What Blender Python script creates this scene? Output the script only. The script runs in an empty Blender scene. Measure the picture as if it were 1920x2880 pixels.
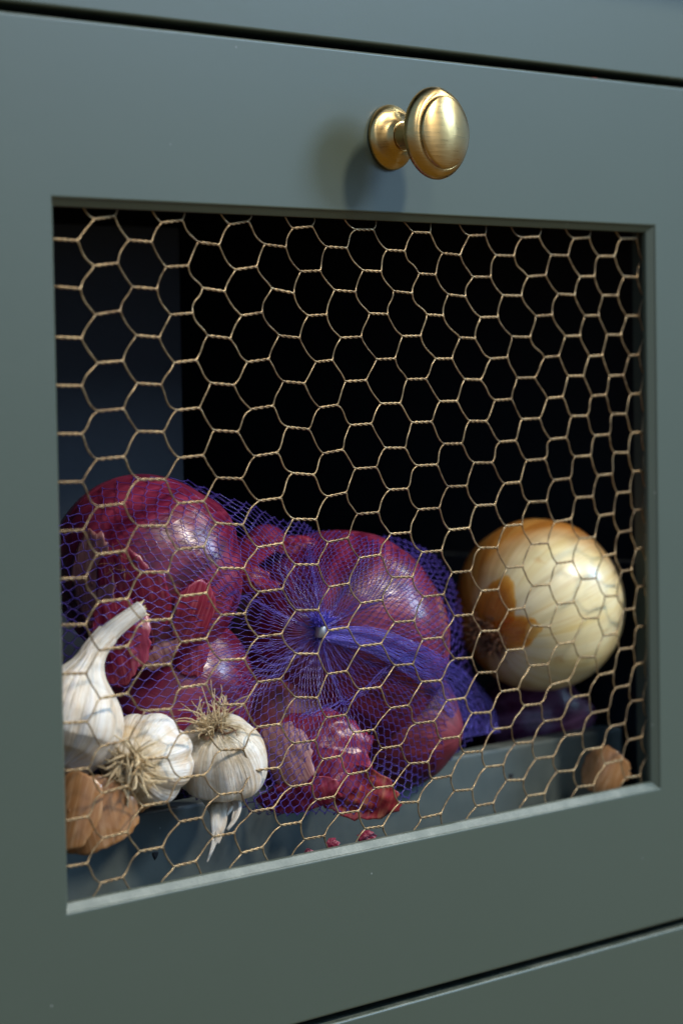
import bpy, math, random
import numpy as np
from mathutils import Vector, Matrix

# ------------------------------------------------------------------ camera
# world axes: X along the drawer front, Y into the cabinet, Z up; origin = lower left front corner of the opening
OW, OH = 0.36305, 0.26                      # the opening in the drawer front
FPX = 7476.6                                # focal length in photograph pixels (1920 x 2880)
CAM = np.array([-0.63168354, -0.72991336, 0.19662342])
ROT = np.array([[0.6820286466, -0.7311537335, -0.0158474989],
                [-0.0500557827, -0.0250519473, -0.9984321803],
                [0.7296104055, 0.6817526076, -0.0536846181]])   # rows: image right, image down, forward
RIGHT, UP, FWD = ROT[0], -ROT[1], ROT[2]

scene = bpy.context.scene
col = scene.collection
cam_data = bpy.data.cameras.new('camera')
cam = bpy.data.objects.new('camera', cam_data)
col.objects.link(cam)
m = Matrix.Identity(4)
for i in range(3):
    m[i][0] = RIGHT[i]; m[i][1] = UP[i]; m[i][2] = -FWD[i]; m[i][3] = CAM[i]
cam.matrix_world = m
cam_data.sensor_fit = 'VERTICAL'
cam_data.sensor_height = 36.0
cam_data.lens = FPX / 2880 * 36
cam_data.clip_start = 0.05
cam_data.clip_end = 50
cam_data.dof.use_dof = True
cam_data.dof.focus_distance = 1.085
cam_data.dof.aperture_fstop = 7.5
scene.camera = cam

# ------------------------------------------------------------------ world and lamps (an indoor kitchen)
world = bpy.data.worlds.new('World')
scene.world = world
world.use_nodes = True
wn, wl = world.node_tree.nodes, world.node_tree.links
bg = wn['Background']
tc = wn.new('ShaderNodeTexCoord')
sx = wn.new('ShaderNodeSeparateXYZ')
mr = wn.new('ShaderNodeMapRange')
mr.inputs['From Min'].default_value = -0.22
mr.inputs['From Max'].default_value = 0.0
rp = wn.new('ShaderNodeValToRGB')
rp.color_ramp.elements[0].color = (0.24, 0.16, 0.035, 1)
rp.color_ramp.elements[1].color = (0.36, 0.62, 1.0, 1)
wl.new(tc.outputs['Generated'], sx.inputs[0])
wl.new(sx.outputs['Z'], mr.inputs['Value'])
wl.new(mr.outputs[0], rp.inputs[0])
wl.new(rp.outputs[0], bg.inputs['Color'])
bg.inputs['Strength'].default_value = 0.72

def area_lamp(name, az, el, dist, size, power, color, target=(0.18, 0.0, 0.17)):
    a, e = math.radians(az), math.radians(el)
    d = Vector((math.sin(a) * math.cos(e), -math.cos(a) * math.cos(e), math.sin(e)))
    L = bpy.data.lights.new(name, 'AREA')
    L.shape = 'DISK'
    L.size = size
    L.energy = power
    L.color = color
    o = bpy.data.objects.new(name, L)
    col.objects.link(o)
    o.location = Vector(target) + d * dist
    o.rotation_euler = (-d).to_track_quat('-Z', 'Y').to_euler()
    return o

area_lamp('window_lamp', 48, 25, 2.2, 0.60, 25, (0.46, 0.70, 1.0))
area_lamp('ceiling_lamp', 20, 41, 2.0, 0.26, 33, (1.0, 0.93, 0.82))
area_lamp('ceiling_lamp', -16, 42, 2.1, 0.34, 9, (1.0, 0.94, 0.84))
area_lamp('ceiling_lamp', 76, 41, 2.2, 0.5, 16, (0.95, 1.0, 0.92))

scene.view_settings.view_transform = 'Standard'
scene.view_settings.look = 'None'
scene.view_settings.gamma = 1.0
scene.view_settings.use_curve_mapping = False
scene.view_settings.exposure = 0.0
scene.cycles.max_bounces = 8
scene.cycles.transparent_max_bounces = 16

# ------------------------------------------------------------------ helpers
def px(u, v, Y):
    """point on the plane y = Y that the photograph shows at pixel (u, v)"""
    d = ROT.T @ np.array([(u - 960) / FPX, (v - 1440) / FPX, 1.0])
    return CAM + d * ((Y - CAM[1]) / d[1])

def ray(u, v):
    return ROT.T @ np.array([(u - 960) / FPX, (v - 1440) / FPX, 1.0])

def catmull(P, n):
    P = np.asarray(P, float)
    Q = np.vstack([2 * P[0] - P[1], P, 2 * P[-1] - P[-2]])
    out = []
    for i in range(len(P) - 1):
        p0, p1, p2, p3 = Q[i:i + 4]
        for k in range(n):
            t = k / n
            out.append(0.5 * ((2 * p1) + (p2 - p0) * t + (2 * p0 - 5 * p1 + 4 * p2 - p3) * t * t + (3 * p1 - p0 - 3 * p2 + p3) * t ** 3))
    out.append(P[-1])
    return np.array(out)

def frames(S):
    """parallel transported normals along a spine"""
    S = np.asarray(S, float)
    T = np.gradient(S, axis=0)
    T /= np.linalg.norm(T, axis=1)[:, None] + 1e-12
    a = np.array([0, 0, 1.0]) if abs(T[0][2]) < 0.9 else np.array([1.0, 0, 0])
    n = np.cross(T[0], a); n /= np.linalg.norm(n)
    N = []
    for t in T:
        n = n - t * (n @ t); n /= np.linalg.norm(n) + 1e-12
        N.append(n)
    N = np.array(N)
    return T, N, np.cross(T, N)

class MB:
    def __init__(self):
        self.v, self.f, self.a = [], [], []
        self.n = 0
    def add(self, verts, faces, ax=None):
        verts = np.asarray(verts, float)
        self.v.append(verts)
        self.f.extend([tuple(i + self.n for i in q) for q in faces])
        self.a.append(np.zeros_like(verts) if ax is None else np.asarray(ax, float))
        self.n += len(verts)
    def sweep(self, S, rad, ns=8, prof=None, caps=True, closed_ax=None):
        """tube along S with radius list; prof(theta array, i) multiplies the radius"""
        S = np.asarray(S, float)
        T, N, B = frames(S)
        th = np.arange(ns) * 2 * math.pi / ns
        V, A = [], []
        L = len(S)
        for i in range(L):
            r = rad[i] * (prof(th, i / (L - 1)) if prof else 1.0)
            V.append(S[i] + np.outer(r * np.cos(th), N[i]) + np.outer(r * np.sin(th), B[i]))
            A.append(np.stack([np.cos(th), np.sin(th), np.full(ns, i / (L - 1))], 1))
        F = []
        for i in range(L - 1):
            for j in range(ns):
                k = (j + 1) % ns
                F.append((i * ns + j, i * ns + k, (i + 1) * ns + k, (i + 1) * ns + j))
        if caps:
            F.append(tuple(range(ns - 1, -1, -1)))
            F.append(tuple((L - 1) * ns + j for j in range(ns)))
        self.add(np.vstack(V), F, np.vstack(A))
        return self
    def box(self, a, b):
        x0, y0, z0 = a; x1, y1, z1 = b
        self.add([(x0, y0, z0), (x1, y0, z0), (x1, y1, z0), (x0, y1, z0), (x0, y0, z1), (x1, y0, z1), (x1, y1, z1), (x0, y1, z1)],
                 [(0, 3, 2, 1), (4, 5, 6, 7), (0, 1, 5, 4), (1, 2, 6, 5), (2, 3, 7, 6), (3, 0, 4, 7)])
        return self
    def build(self, name, mat, parent=None, smooth=True, bevel=0.0):
        V = np.vstack(self.v)
        A = np.vstack(self.a)
        off = np.array(parent['_at']) if parent is not None and '_at' in parent else np.zeros(3)
        me = bpy.data.meshes.new(name)
        me.from_pydata((V - off).tolist(), [], self.f)
        at = me.attributes.new('axial', 'FLOAT_VECTOR', 'POINT')
        at.data.foreach_set('vector', A.astype(np.float32).ravel())
        me.validate()
        me.update()
        if smooth:
            me.polygons.foreach_set('use_smooth', [True] * len(me.polygons))
        me.materials.append(mat)
        o = bpy.data.objects.new(name, me)
        col.objects.link(o)
        if parent is not None:
            o.parent = parent
            if '_at' in parent:
                o['_at'] = parent['_at']
        if bevel:
            bv = o.modifiers.new('bevel', 'BEVEL')
            bv.width = bevel; bv.segments = 3; bv.limit_method = 'ANGLE'
        return o

def thing(name, label, cat, at, group=None):
    o = bpy.data.objects.new(name, None)
    o.empty_display_size = 0.01
    o.location = Vector([float(c) for c in at])
    col.objects.link(o)
    o['label'] = label; o['category'] = cat
    if group: o['group'] = group
    o['_at'] = [float(c) for c in at]
    return o

def tag(o, label, cat, group=None):
    o['label'] = label; o['category'] = cat
    if group: o['group'] = group
    return o

def structure(o):
    o['kind'] = 'structure'
    return o

rng = np.random.default_rng(11)
def value_noise(dim=3, waves=7, seed=0, freq=1.0):
    r = np.random.default_rng(seed)
    K = r.normal(size=(waves, dim)) * freq
    ph = r.uniform(0, 6.283, waves)
    am = r.uniform(0.4, 1.0, waves); am /= am.sum()
    return lambda P: np.sin(np.asarray(P) @ K.T + ph) @ am

# ------------------------------------------------------------------ materials
class NT:
    def __init__(self, name):
        self.mat = bpy.data.materials.new(name)
        self.mat.use_nodes = True
        self.t = self.mat.node_tree
        self.b = self.t.nodes['Principled BSDF']
    def n(self, kind, **kw):
        x = self.t.nodes.new('ShaderNode' + kind)
        for k, v in kw.items():
            if k in x.inputs: x.inputs[k].default_value = v
            else: setattr(x, k, v)
        return x
    def l(self, a, b): self.t.links.new(a, b)
    def attr(self, scale=(1, 1, 1), name='axial'):
        a = self.n('Attribute', attribute_name=name)
        mp = self.n('Mapping')
        mp.inputs['Scale'].default_value = scale
        self.l(a.outputs['Vector'], mp.inputs['Vector'])
        return mp.outputs[0]
    def obj(self, scale=(1, 1, 1)):
        a = self.n('TexCoord')
        mp = self.n('Mapping')
        mp.inputs['Scale'].default_value = scale
        self.l(a.outputs['Object'], mp.inputs['Vector'])
        return mp.outputs[0]
    def noise(self, vec, scale=5, detail=4, rough=0.55, dist=0.0):
        x = self.n('TexNoise', Scale=scale, Detail=detail, Roughness=rough, Distortion=dist)
        self.l(vec, x.inputs['Vector'])
        return x.outputs['Fac']
    def ramp(self, fac, stops):
        x = self.n('ValToRGB')
        e = x.color_ramp.elements
        while len(e) < len(stops): e.new(0.5)
        for q, (p, c) in zip(e, stops):
            q.position = p
            q.color = (c, c, c, 1) if isinstance(c, (int, float)) else (*c, 1)
        self.l(fac, x.inputs[0])
        return x.outputs[0]
    def mix(self, fac, a, b, mode='MIX'):
        x = self.n('Mix', data_type='RGBA', blend_type=mode)
        for i, v in ((0, fac), (6, a), (7, b)):
            if isinstance(v, (int, float)): x.inputs[i].default_value = v
            elif isinstance(v, tuple): x.inputs[i].default_value = (*v, 1)
            else: self.l(v, x.inputs[i])
        return x.outputs[2]
    def math(self, op, a, b=0.0):
        x = self.n('Math', operation=op)
        for i, v in ((0, a), (1, b)):
            if isinstance(v, (int, float)): x.inputs[i].default_value = v
            else: self.l(v, x.inputs[i])
        return x.outputs[0]
    def bump(self, h, strength=0.3, dist=0.001):
        x = self.n('Bump', Strength=strength, Distance=dist)
        self.l(h, x.inputs['Height'])
        self.l(x.outputs[0], self.b.inputs['Normal'])
    def set(self, **kw):
        for k, v in kw.items():
            i = self.b.inputs[k.replace('_', ' ')]
            if isinstance(v, (int, float)): i.default_value = v
            elif isinstance(v, tuple): i.default_value = (*v, 1) if len(v) == 3 else v
            else: self.l(v, i)
        return self
    def translucent(self, color, fac):
        tr = self.n('BsdfTranslucent')
        if isinstance(color, tuple): tr.inputs['Color'].default_value = (*color, 1)
        else: self.l(color, tr.inputs['Color'])
        mx = self.n('MixShader'); mx.inputs[0].default_value = fac
        out = self.t.nodes['Material Output']
        self.l(self.b.outputs[0], mx.inputs[1]); self.l(tr.outputs[0], mx.inputs[2]); self.l(mx.outputs[0], out.inputs['Surface'])

def paint_material(name, base, rough=0.43, dusty=0.0):
    t = NT(name)
    c = t.obj()
    broad = t.noise(c, 9, 3)
    fine = t.noise(c, 1400, 2)
    roll = t.noise(c, 160, 3)
    spk = t.n('TexVoronoi', Scale=95.0, Randomness=1.0)
    t.l(c, spk.inputs['Vector'])
    spots = t.ramp(spk.outputs['Distance'], [(0.0, 1.0), (0.035, 0.7), (0.055, 0.0)])
    gate = t.ramp(t.noise(c, 38, 2), [(0.56, 0.0), (0.64, 1.0)])
    spots = t.math('MULTIPLY', spots, gate)
    k = 0.97
    colr = t.mix(broad, tuple(x * k for x in base), tuple(min(1, x * 1.03) for x in base))
    colr = t.mix(t.math('MULTIPLY', spots, 0.35), colr, (0.55, 0.58, 0.55))
    geo = t.n('NewGeometry'); sn = t.n('SeparateXYZ'); t.l(geo.outputs['True Normal'], sn.inputs[0])
    upm = t.ramp(sn.outputs[2], [(0.55, 0.0), (0.68, 1.0)])
    dn = t.ramp(t.noise(c, 55, 6, 0.68), [(0.40, 0.0), (0.60, 1.0)])
    dg = t.ramp(t.noise(c, 1100, 3, 0.7), [(0.40, 0.35), (0.70, 1.0)])
    dm = t.math('MULTIPLY', t.math('MULTIPLY', upm, dn), t.math('MULTIPLY', dg, 0.55))
    colr = t.mix(dm, colr, (0.30, 0.30, 0.24))
    if dusty:
        d = t.ramp(t.noise(c, 120, 6, 0.7), [(0.42, 0.0), (0.62, 1.0)])
        colr = t.mix(t.math('MULTIPLY', d, dusty), colr, (0.36, 0.36, 0.31))
    ro = t.ramp(t.math('ADD', t.math('MULTIPLY', t.noise(c, 300, 4), 0.5), t.math('MULTIPLY', t.noise(c, 14, 5, 0.6, 0.8), 0.5)), [(0.36, rough - 0.022), (0.64, rough + 0.022)])
    t.set(Base_Color=colr, Roughness=ro)
    t.b.inputs['Specular IOR Level'].default_value = 0.55
    h = t.math('ADD', t.math('MULTIPLY', roll, 0.7), t.math('MULTIPLY', fine, 0.25))
    t.bump(h, 0.09, 0.0004)
    return t.mat

M = {}
M['paint'] = paint_material('grey_green_paint', (0.059, 0.075, 0.053))
M['inner'] = paint_material('inner_green_paint', (0.072, 0.090, 0.082), 0.55, 0.02)
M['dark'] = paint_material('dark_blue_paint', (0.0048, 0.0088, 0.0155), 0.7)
M['black'] = NT('cavity_black').set(Base_Color=(0.008, 0.0095, 0.0115), Roughness=0.9).mat

def brass():
    t = NT('brushed_brass')
    c = t.obj((90, 60, 2200))
    n1 = t.noise(c, 1.0, 3)
    n2 = t.noise(t.obj(), 220, 4)
    t.set(Base_Color=t.mix(n2, (0.48, 0.31, 0.115), (0.62, 0.43, 0.19)), Metallic=1.0,
          Roughness=t.ramp(n1, [(0.3, 0.26), (0.7, 0.36)]))
    t.b.inputs['Anisotropic'].default_value = 0.75
    tg = t.n('Tangent', direction_type='RADIAL', axis='Z')
    t.l(tg.outputs[0], t.b.inputs['Tangent'])
    t.b.inputs['Anisotropic Rotation'].default_value = 0.25
    t.bump(n1, 0.03, 0.0002)
    return t.mat
M['brass'] = brass()

def wire_mat():
    t = NT('painted_wire')
    n = t.math('ADD', t.math('MULTIPLY', t.noise(t.obj(), 420, 4), 0.5), t.math('MULTIPLY', t.noise(t.obj(), 45, 3), 0.5))
    n = t.ramp(n, [(0.38, 0.0), (0.62, 1.0)])
    t.set(Base_Color=t.mix(n, (0.17, 0.105, 0.050), (0.46, 0.32, 0.16)), Metallic=0.55, Roughness=0.32)
    t.bump(t.noise(t.obj(), 2600, 3), 0.25, 0.0002)
    return t.mat
M['wire'] = wire_mat()

def red_skin(name, dark, mid, light, seed=0.0, dull=0.0):
    t = NT(name)
    ax = t.attr((1, 1, 0.22))
    off = t.n('VectorMath', operation='ADD'); t.l(ax, off.inputs[0]); off.inputs[1].default_value = (seed, seed * 1.7, seed * 0.3)
    ax = off.outputs[0]
    vein = t.noise(ax, 7.5, 6, 0.6, 0.25)
    fine = t.noise(ax, 42, 3, 0.6)
    blot = t.noise(t.obj(), 55, 5, 0.6, 0.6)
    c = t.ramp(vein, [(0.30, dark), (0.50, mid), (0.72, light)])
    c = t.mix(t.math('MULTIPLY', fine, 0.45), c, tuple(x * 0.55 for x in mid))
    c = t.mix(t.ramp(blot, [(0.45, 0.0), (0.75, 0.55)]), c, light)
    t.set(Base_Color=c, Roughness=t.ramp(blot, [(0.3, 0.22 + dull), (0.7, 0.35 + dull)]))
    t.b.inputs['Coat Weight'].default_value = 0.0 if dull else 0.22
    t.b.inputs['Coat Roughness'].default_value = 0.22
    h = t.math('ADD', t.math('MULTIPLY', fine, 0.35), vein)
    t.bump(t.math('ADD', h, t.math('MULTIPLY', blot, 0.8)), 0.30, 0.0012)
    return t.mat
M['red'] = red_skin('red_onion_skin', (0.042, 0.0025, 0.012), (0.175, 0.010, 0.037), (0.42, 0.060, 0.11))
M['red_dark'] = red_skin('dark_red_onion_skin', (0.06, 0.004, 0.012), (0.16, 0.014, 0.030), (0.30, 0.05, 0.060), 3.1, 0.22)
M['red_purple'] = red_skin('purple_onion_skin', (0.020, 0.003, 0.012), (0.11, 0.020, 0.065), (0.42, 0.20, 0.34), 5.3)

def peel_mat(name, a, b, c3, tr, rough=0.38, relief=0.35):
    t = NT(name)
    ax = t.attr((1.0, 0.10, 0.0))
    vein = t.noise(ax, 9, 5, 0.6, 0.3)
    blot = t.noise(t.attr((1, 1, 0)), 2.2, 4)
    c = t.ramp(vein, [(0.32, a), (0.50, b), (0.66, c3)])
    c = t.mix(t.ramp(blot, [(0.4, 0.0), (0.7, 0.6)]), c, b)
    t.set(Base_Color=c, Roughness=rough)
    t.b.inputs['Coat Weight'].default_value = 0.25
    t.b.inputs['Coat Roughness'].default_value = 0.25
    t.bump(t.math('ADD', vein, t.noise(t.obj(), 260, 4)), relief, 0.0008)
    t.translucent(c, tr)
    return t.mat
M['peel_red'] = peel_mat('red_peel', (0.19, 0.010, 0.032), (0.38, 0.028, 0.070), (0.58, 0.14, 0.18), 0.38, 0.24)
M['peel_pink'] = peel_mat('faded_pink_peel', (0.20, 0.05, 0.05), (0.40, 0.16, 0.15), (0.55, 0.30, 0.26), 0.30, 0.5)
M['peel_orange'] = peel_mat('orange_red_peel', (0.28, 0.018, 0.035), (0.46, 0.050, 0.060), (0.66, 0.26, 0.14), 0.38, 0.24)
def fade_rim(mat):
    nt = mat.node_tree
    out = nt.nodes['Material Output']
    src = out.inputs['Surface'].links[0].from_socket
    at_ = nt.nodes.new('ShaderNodeAttribute'); at_.attribute_name = 'axial'
    sp = nt.nodes.new('ShaderNodeSeparateXYZ'); nt.links.new(at_.outputs['Vector'], sp.inputs[0])
    rr_ = nt.nodes.new('ShaderNodeMapRange'); rr_.inputs['From Min'].default_value = 0.0; rr_.inputs['From Max'].default_value = 1.0
    rr_.inputs['To Min'].default_value = 0.28; rr_.inputs['To Max'].default_value = 0.95
    nt.links.new(sp.outputs[2], rr_.inputs['Value'])
    tr_ = nt.nodes.new('ShaderNodeBsdfTransparent'); tr_.inputs['Color'].default_value = (1.0, 0.86, 0.6, 1)
    mx_ = nt.nodes.new('ShaderNodeMixShader')
    nt.links.new(rr_.outputs[0], mx_.inputs[0]); nt.links.new(src, mx_.inputs[1]); nt.links.new(tr_.outputs[0], mx_.inputs[2]); nt.links.new(mx_.outputs[0], out.inputs['Surface'])
    return mat
M['peel_gold'] = peel_mat('golden_peel', (0.46, 0.13, 0.018), (0.62, 0.23, 0.04), (0.72, 0.38, 0.10), 0.12, 0.36)
fade_rim(M['peel_gold'])
M['peel_brown'] = peel_mat('brown_peel', (0.42, 0.18, 0.060), (0.56, 0.28, 0.11), (0.70, 0.43, 0.22), 0.36, 0.17, 0.06)

def garlic_mat(name, dirt=0.0, tan=0.5, seed=0.0):
    t = NT(name)
    ax = t.attr((1, 1, 0.25))
    off = t.n('VectorMath', operation='ADD'); t.l(ax, off.inputs[0]); off.inputs[1].default_value = (seed, -seed, seed * 0.2)
    ax = off.outputs[0]
    st = t.noise(ax, 5.5, 6, 0.62, 0.35)
    st2 = t.noise(ax, 17, 4, 0.6)
    blot = t.noise(t.obj(), 75, 5, 0.6, 0.5)
    c = t.ramp(st, [(0.28, (0.50, 0.37, 0.25)), (0.43, (0.74, 0.64, 0.50)), (0.56, (0.84, 0.79, 0.70)), (0.74, (0.74, 0.69, 0.68))])
    c = t.mix(t.math('MULTIPLY', t.ramp(st2, [(0.52, 0.0), (0.72, 1.0)]), 0.35), c, (0.60, 0.46, 0.42))
    c = t.mix(t.math('MULTIPLY', t.ramp(blot, [(0.50, 0.0), (0.72, 1.0)]), tan), c, (0.62, 0.40, 0.18))
    sp = t.n('SeparateXYZ'); t.l(t.attr(), sp.inputs[0])
    if dirt:
        near = t.ramp(sp.outputs[2], [(0.04, 1.0), (0.36, 0.0)])
        grime = t.ramp(t.noise(t.obj(), 150, 6, 0.7), [(0.44, 0.0), (0.60, 1.0)])
        c = t.mix(t.math('MULTIPLY', t.math('MULTIPLY', near, grime), dirt), c, (0.09, 0.065, 0.045))
        c = t.mix(t.math('MULTIPLY', near, 0.45), c, (0.55, 0.40, 0.16))
    t.set(Base_Color=c, Roughness=0.46)
    t.b.inputs['Subsurface Weight'].default_value = 0.12
    t.b.inputs['Subsurface Radius'].default_value = (0.004, 0.003, 0.002)
    t.bump(t.math('ADD', t.math('ADD', st, t.math('MULTIPLY', st2, 0.5)), t.math('MULTIPLY', blot, 0.5)), 0.70, 0.0016)
    return t.mat
M['garlic_a'] = garlic_mat('garlic_skin_pale', 0.0, 0.40, 0.0)
M['garlic_b'] = garlic_mat('garlic_skin_stained', 0.6, 0.95, 4.0)
M['garlic_c'] = garlic_mat('garlic_skin_dirty', 1.0, 0.70, 9.0)
t = NT('dry_root')
t.set(Base_Color=t.mix(t.noise(t.obj(), 160, 3), (0.48, 0.34, 0.17), (0.80, 0.63, 0.38)), Roughness=0.7)
M['root'] = t.mat
t = NT('dark_root')
t.set(Base_Color=t.mix(t.noise(t.obj(), 200, 3), (0.05, 0.022, 0.012), (0.30, 0.14, 0.07)), Roughness=0.8)
M['root_dark'] = t.mat
t = NT('purple_net'); t.set(Base_Color=(0.125, 0.082, 0.38), Roughness=0.22)
tp = t.n('BsdfTransparent'); tp.inputs['Color'].default_value = (0.75, 0.65, 1.0, 1)
mx = t.n('MixShader'); mx.inputs[0].default_value = 0.40
t.l(t.b.outputs[0], mx.inputs[1]); t.l(tp.outputs[0], mx.inputs[2]); t.l(mx.outputs[0], t.t.nodes['Material Output'].inputs['Surface'])
M['net'] = t.mat
M['net_band'] = NT('gathered_net').set(Base_Color=(0.17, 0.14, 0.62), Roughness=0.22).mat
M['net_solid'] = NT('blue_net_tail').set(Base_Color=(0.10, 0.075, 0.50), Roughness=0.3).mat
t = NT('clip_metal'); t.set(Base_Color=(0.36, 0.37, 0.38), Metallic=0.8, Roughness=0.5); t.bump(t.noise(t.obj(), 900, 3), 0.3, 0.0003)
M['clip'] = t.mat

def yellow_skin():
    t = NT('yellow_onion_skin')
    ax = t.attr((1, 1, 0.20))
    vein = t.noise(ax, 6.5, 6, 0.6, 0.3)
    fine = t.noise(ax, 34, 3)
    blot = t.noise(t.obj(), 32, 4, 0.55, 0.4)
    cream = t.ramp(vein, [(0.28, (0.74, 0.56, 0.22)), (0.44, (0.80, 0.66, 0.34)), (0.70, (0.84, 0.75, 0.48))])
    gold = t.ramp(vein, [(0.30, (0.30, 0.085, 0.012)), (0.52, (0.50, 0.19, 0.03)), (0.75, (0.68, 0.36, 0.09))])
    # the golden outer skin is left on the far side of the bulb, torn open towards the front
    g = t.n('Attribute', attribute_name='front')
    m_ = t.math('ADD', g.outputs['Fac'], t.math('MULTIPLY', t.math('SUBTRACT', blot, 0.5), 0.40))
    mask = t.ramp(m_, [(0.16, 1.0), (0.32, 0.65), (0.58, 0.0)])
    c = t.mix(mask, cream, gold)
    lines = t.ramp(t.noise(t.attr((1, 1, 0.10)), 9, 2, 0.5), [(0.47, 0.0), (0.497, 0.55), (0.503, 0.55), (0.53, 0.0)])
    c = t.mix(t.math('MULTIPLY', lines, 0.7), c, (0.62, 0.40, 0.14))
    freck = t.ramp(t.noise(t.obj(), 60, 3), [(0.66, 0.0), (0.76, 0.7)])
    c = t.mix(freck, c, (0.55, 0.27, 0.05))
    t.set(Base_Color=c, Roughness=0.33)
    t.b.inputs['Coat Weight'].default_value = 0.3
    t.b.inputs['Coat Roughness'].default_value = 0.25
    t.b.inputs['Subsurface Weight'].default_value = 0.08
    t.b.inputs['Subsurface Radius'].default_value = (0.006, 0.004, 0.002)
    t.bump(t.math('ADD', vein, t.math('MULTIPLY', fine, 0.4)), 0.22, 0.001)
    return t.mat
M['yellow'] = yellow_skin()

# ------------------------------------------------------------------ cabinet
def loops_mesh(loops, close_back=False):
    """loops: list of (x0, x1, z0, z1, y) rectangles joined one to the next"""
    mb = MB()
    V, F = [], []
    for (x0, x1, z0, z1, y) in loops:
        V += [(x0, y, z0), (x1, y, z0), (x1, y, z1), (x0, y, z1)]
    for i in range(len(loops) - 1):
        for j in range(4):
            k = (j + 1) % 4
            F.append((i * 4 + j, i * 4 + k, (i + 1) * 4 + k, (i + 1) * 4 + j))
    if close_back:
        F.append((3, 2, 1, 0)); n = 4 * (len(loops) - 1); F.append((n, n + 1, n + 2, n + 3))
    mb.add(V, F)
    return mb

def rnd(r, n=4):
    return [(r * (1 - math.cos(a)), r * (1 - math.sin(a))) for a in [math.pi / 2 * i / n for i in range(n + 1)]]

DX0, DX1, DZ0, DZ1 = -0.062, 0.425, -0.0638, 0.3245
def outer_loops(x0, x1, z0, z1, r=0.0011):
    L = [(x0, x1, z0, z1, 0.02)]
    for o, y in rnd(r):      # o: inset, y: depth
        L.append((x0 + o, x1 - o, z0 + o, z1 - o, y))
    return L

drawer = thing('drawer', 'grey-green kitchen drawer with chicken wire window and brass knob, holding onions and garlic', 'drawer', (OW / 2, 0.0, DZ0))
L = outer_loops(DX0, DX1, DZ0, DZ1)
ins = [(-0.0007, 0.0), (-0.00030, 0.00010), (0.0, 0.00035), (0.0002, 0.0008), (0.0028, 0.0031), (0.0030, 0.0036), (0.0030, 0.0052), (-0.009, 0.0054), (-0.009, 0.02)]
for o, y in ins:
    L.append((o, OW - o, o, OH - o, y))
L.append(L[0])
loops_mesh(L).build('front_frame', M['paint'], drawer, smooth=False)

# inner drawer box behind the wire
BT = 0.0206                                    # top of the inner board
mb = MB(); mb.box((-0.05, 0.050, -0.045), (0.4005, 0.064, BT)); mb.build('box_board', M['inner'], drawer, False, 0.0014)
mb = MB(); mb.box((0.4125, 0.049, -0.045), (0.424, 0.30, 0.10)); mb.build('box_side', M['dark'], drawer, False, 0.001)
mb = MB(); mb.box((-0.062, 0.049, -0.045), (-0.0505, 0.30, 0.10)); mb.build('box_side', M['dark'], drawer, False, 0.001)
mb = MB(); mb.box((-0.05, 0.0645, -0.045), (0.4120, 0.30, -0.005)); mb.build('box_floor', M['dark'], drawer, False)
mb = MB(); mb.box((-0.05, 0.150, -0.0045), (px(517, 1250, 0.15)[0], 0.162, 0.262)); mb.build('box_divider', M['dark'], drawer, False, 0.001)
for (u, v) in ((437, 2405), (1436, 2184)):
    p = px(u, v, 0.0499)
    mb = MB()
    S = [p + np.array([0, d, 0]) for d in (0.0, -0.0002)]
    mb.sweep([p, p + np.array([0, -0.0004, 0])], [0.0017, 0.0010], 9, lambda th, q: 1 + 0.25 * np.sin(3 * th + u))
    mb.build('nail_hole', M['black'], drawer, False)

# neighbouring fronts and carcass
up = loops_mesh([(DX0, DX1, 0.328, 0.400, 0.02)] + [(DX0 + o, DX1 - o, 0.328 + o, 0.400 - o, y) for o, y in rnd(0.0011)], True)
tag(up.build('upper_drawer_front', M['paint'], None, False), 'plain grey-green drawer front above the long dark gap, over the brass knob', 'drawer front')
lo = loops_mesh([(DX0, DX1, -0.26, -0.0676, 0.02)] + [(DX0 + o, DX1 - o, -0.26 + o, -0.0676 - o, y) for o, y in rnd(0.0011)], True)
tag(lo.build('lower_drawer_front', M['paint'], None, False), 'plain olive-grey drawer front under the bottom gap of the wire-fronted drawer', 'drawer front')
car = thing('cabinet_carcass', 'dark cabinet body seen in the gaps around the wire-fronted drawer', 'cabinet', (OW / 2, 0.2, -0.26))
MB().box((-0.09, 0.0225, -0.26), (-0.0635, 0.42, 0.400)).build('side_panel', M['black'], car, False)
MB().box((0.4265, 0.0225, -0.26), (0.45, 0.42, 0.400)).build('side_panel', M['black'], car, False)
MB().box((-0.0625, 0.0225, 0.3005), (0.4255, 0.40, 0.335)).build('top_rail', M['black'], car, False)
MB().box((-0.0625, 0.0225, -0.085), (0.4255, 0.40, -0.048)).build('bottom_rail', M['black'], car, False)
MB().box((-0.0625, 0.402, -0.26), (0.4255, 0.42, 0.400)).build('back_panel', M['black'], car, False)
wt = MB().box((-0.5, -0.05, 0.4015), (0.9, 0.45, 0.43)).build('worktop', M['dark'], None, False, 0.002)
structure(wt)

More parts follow.
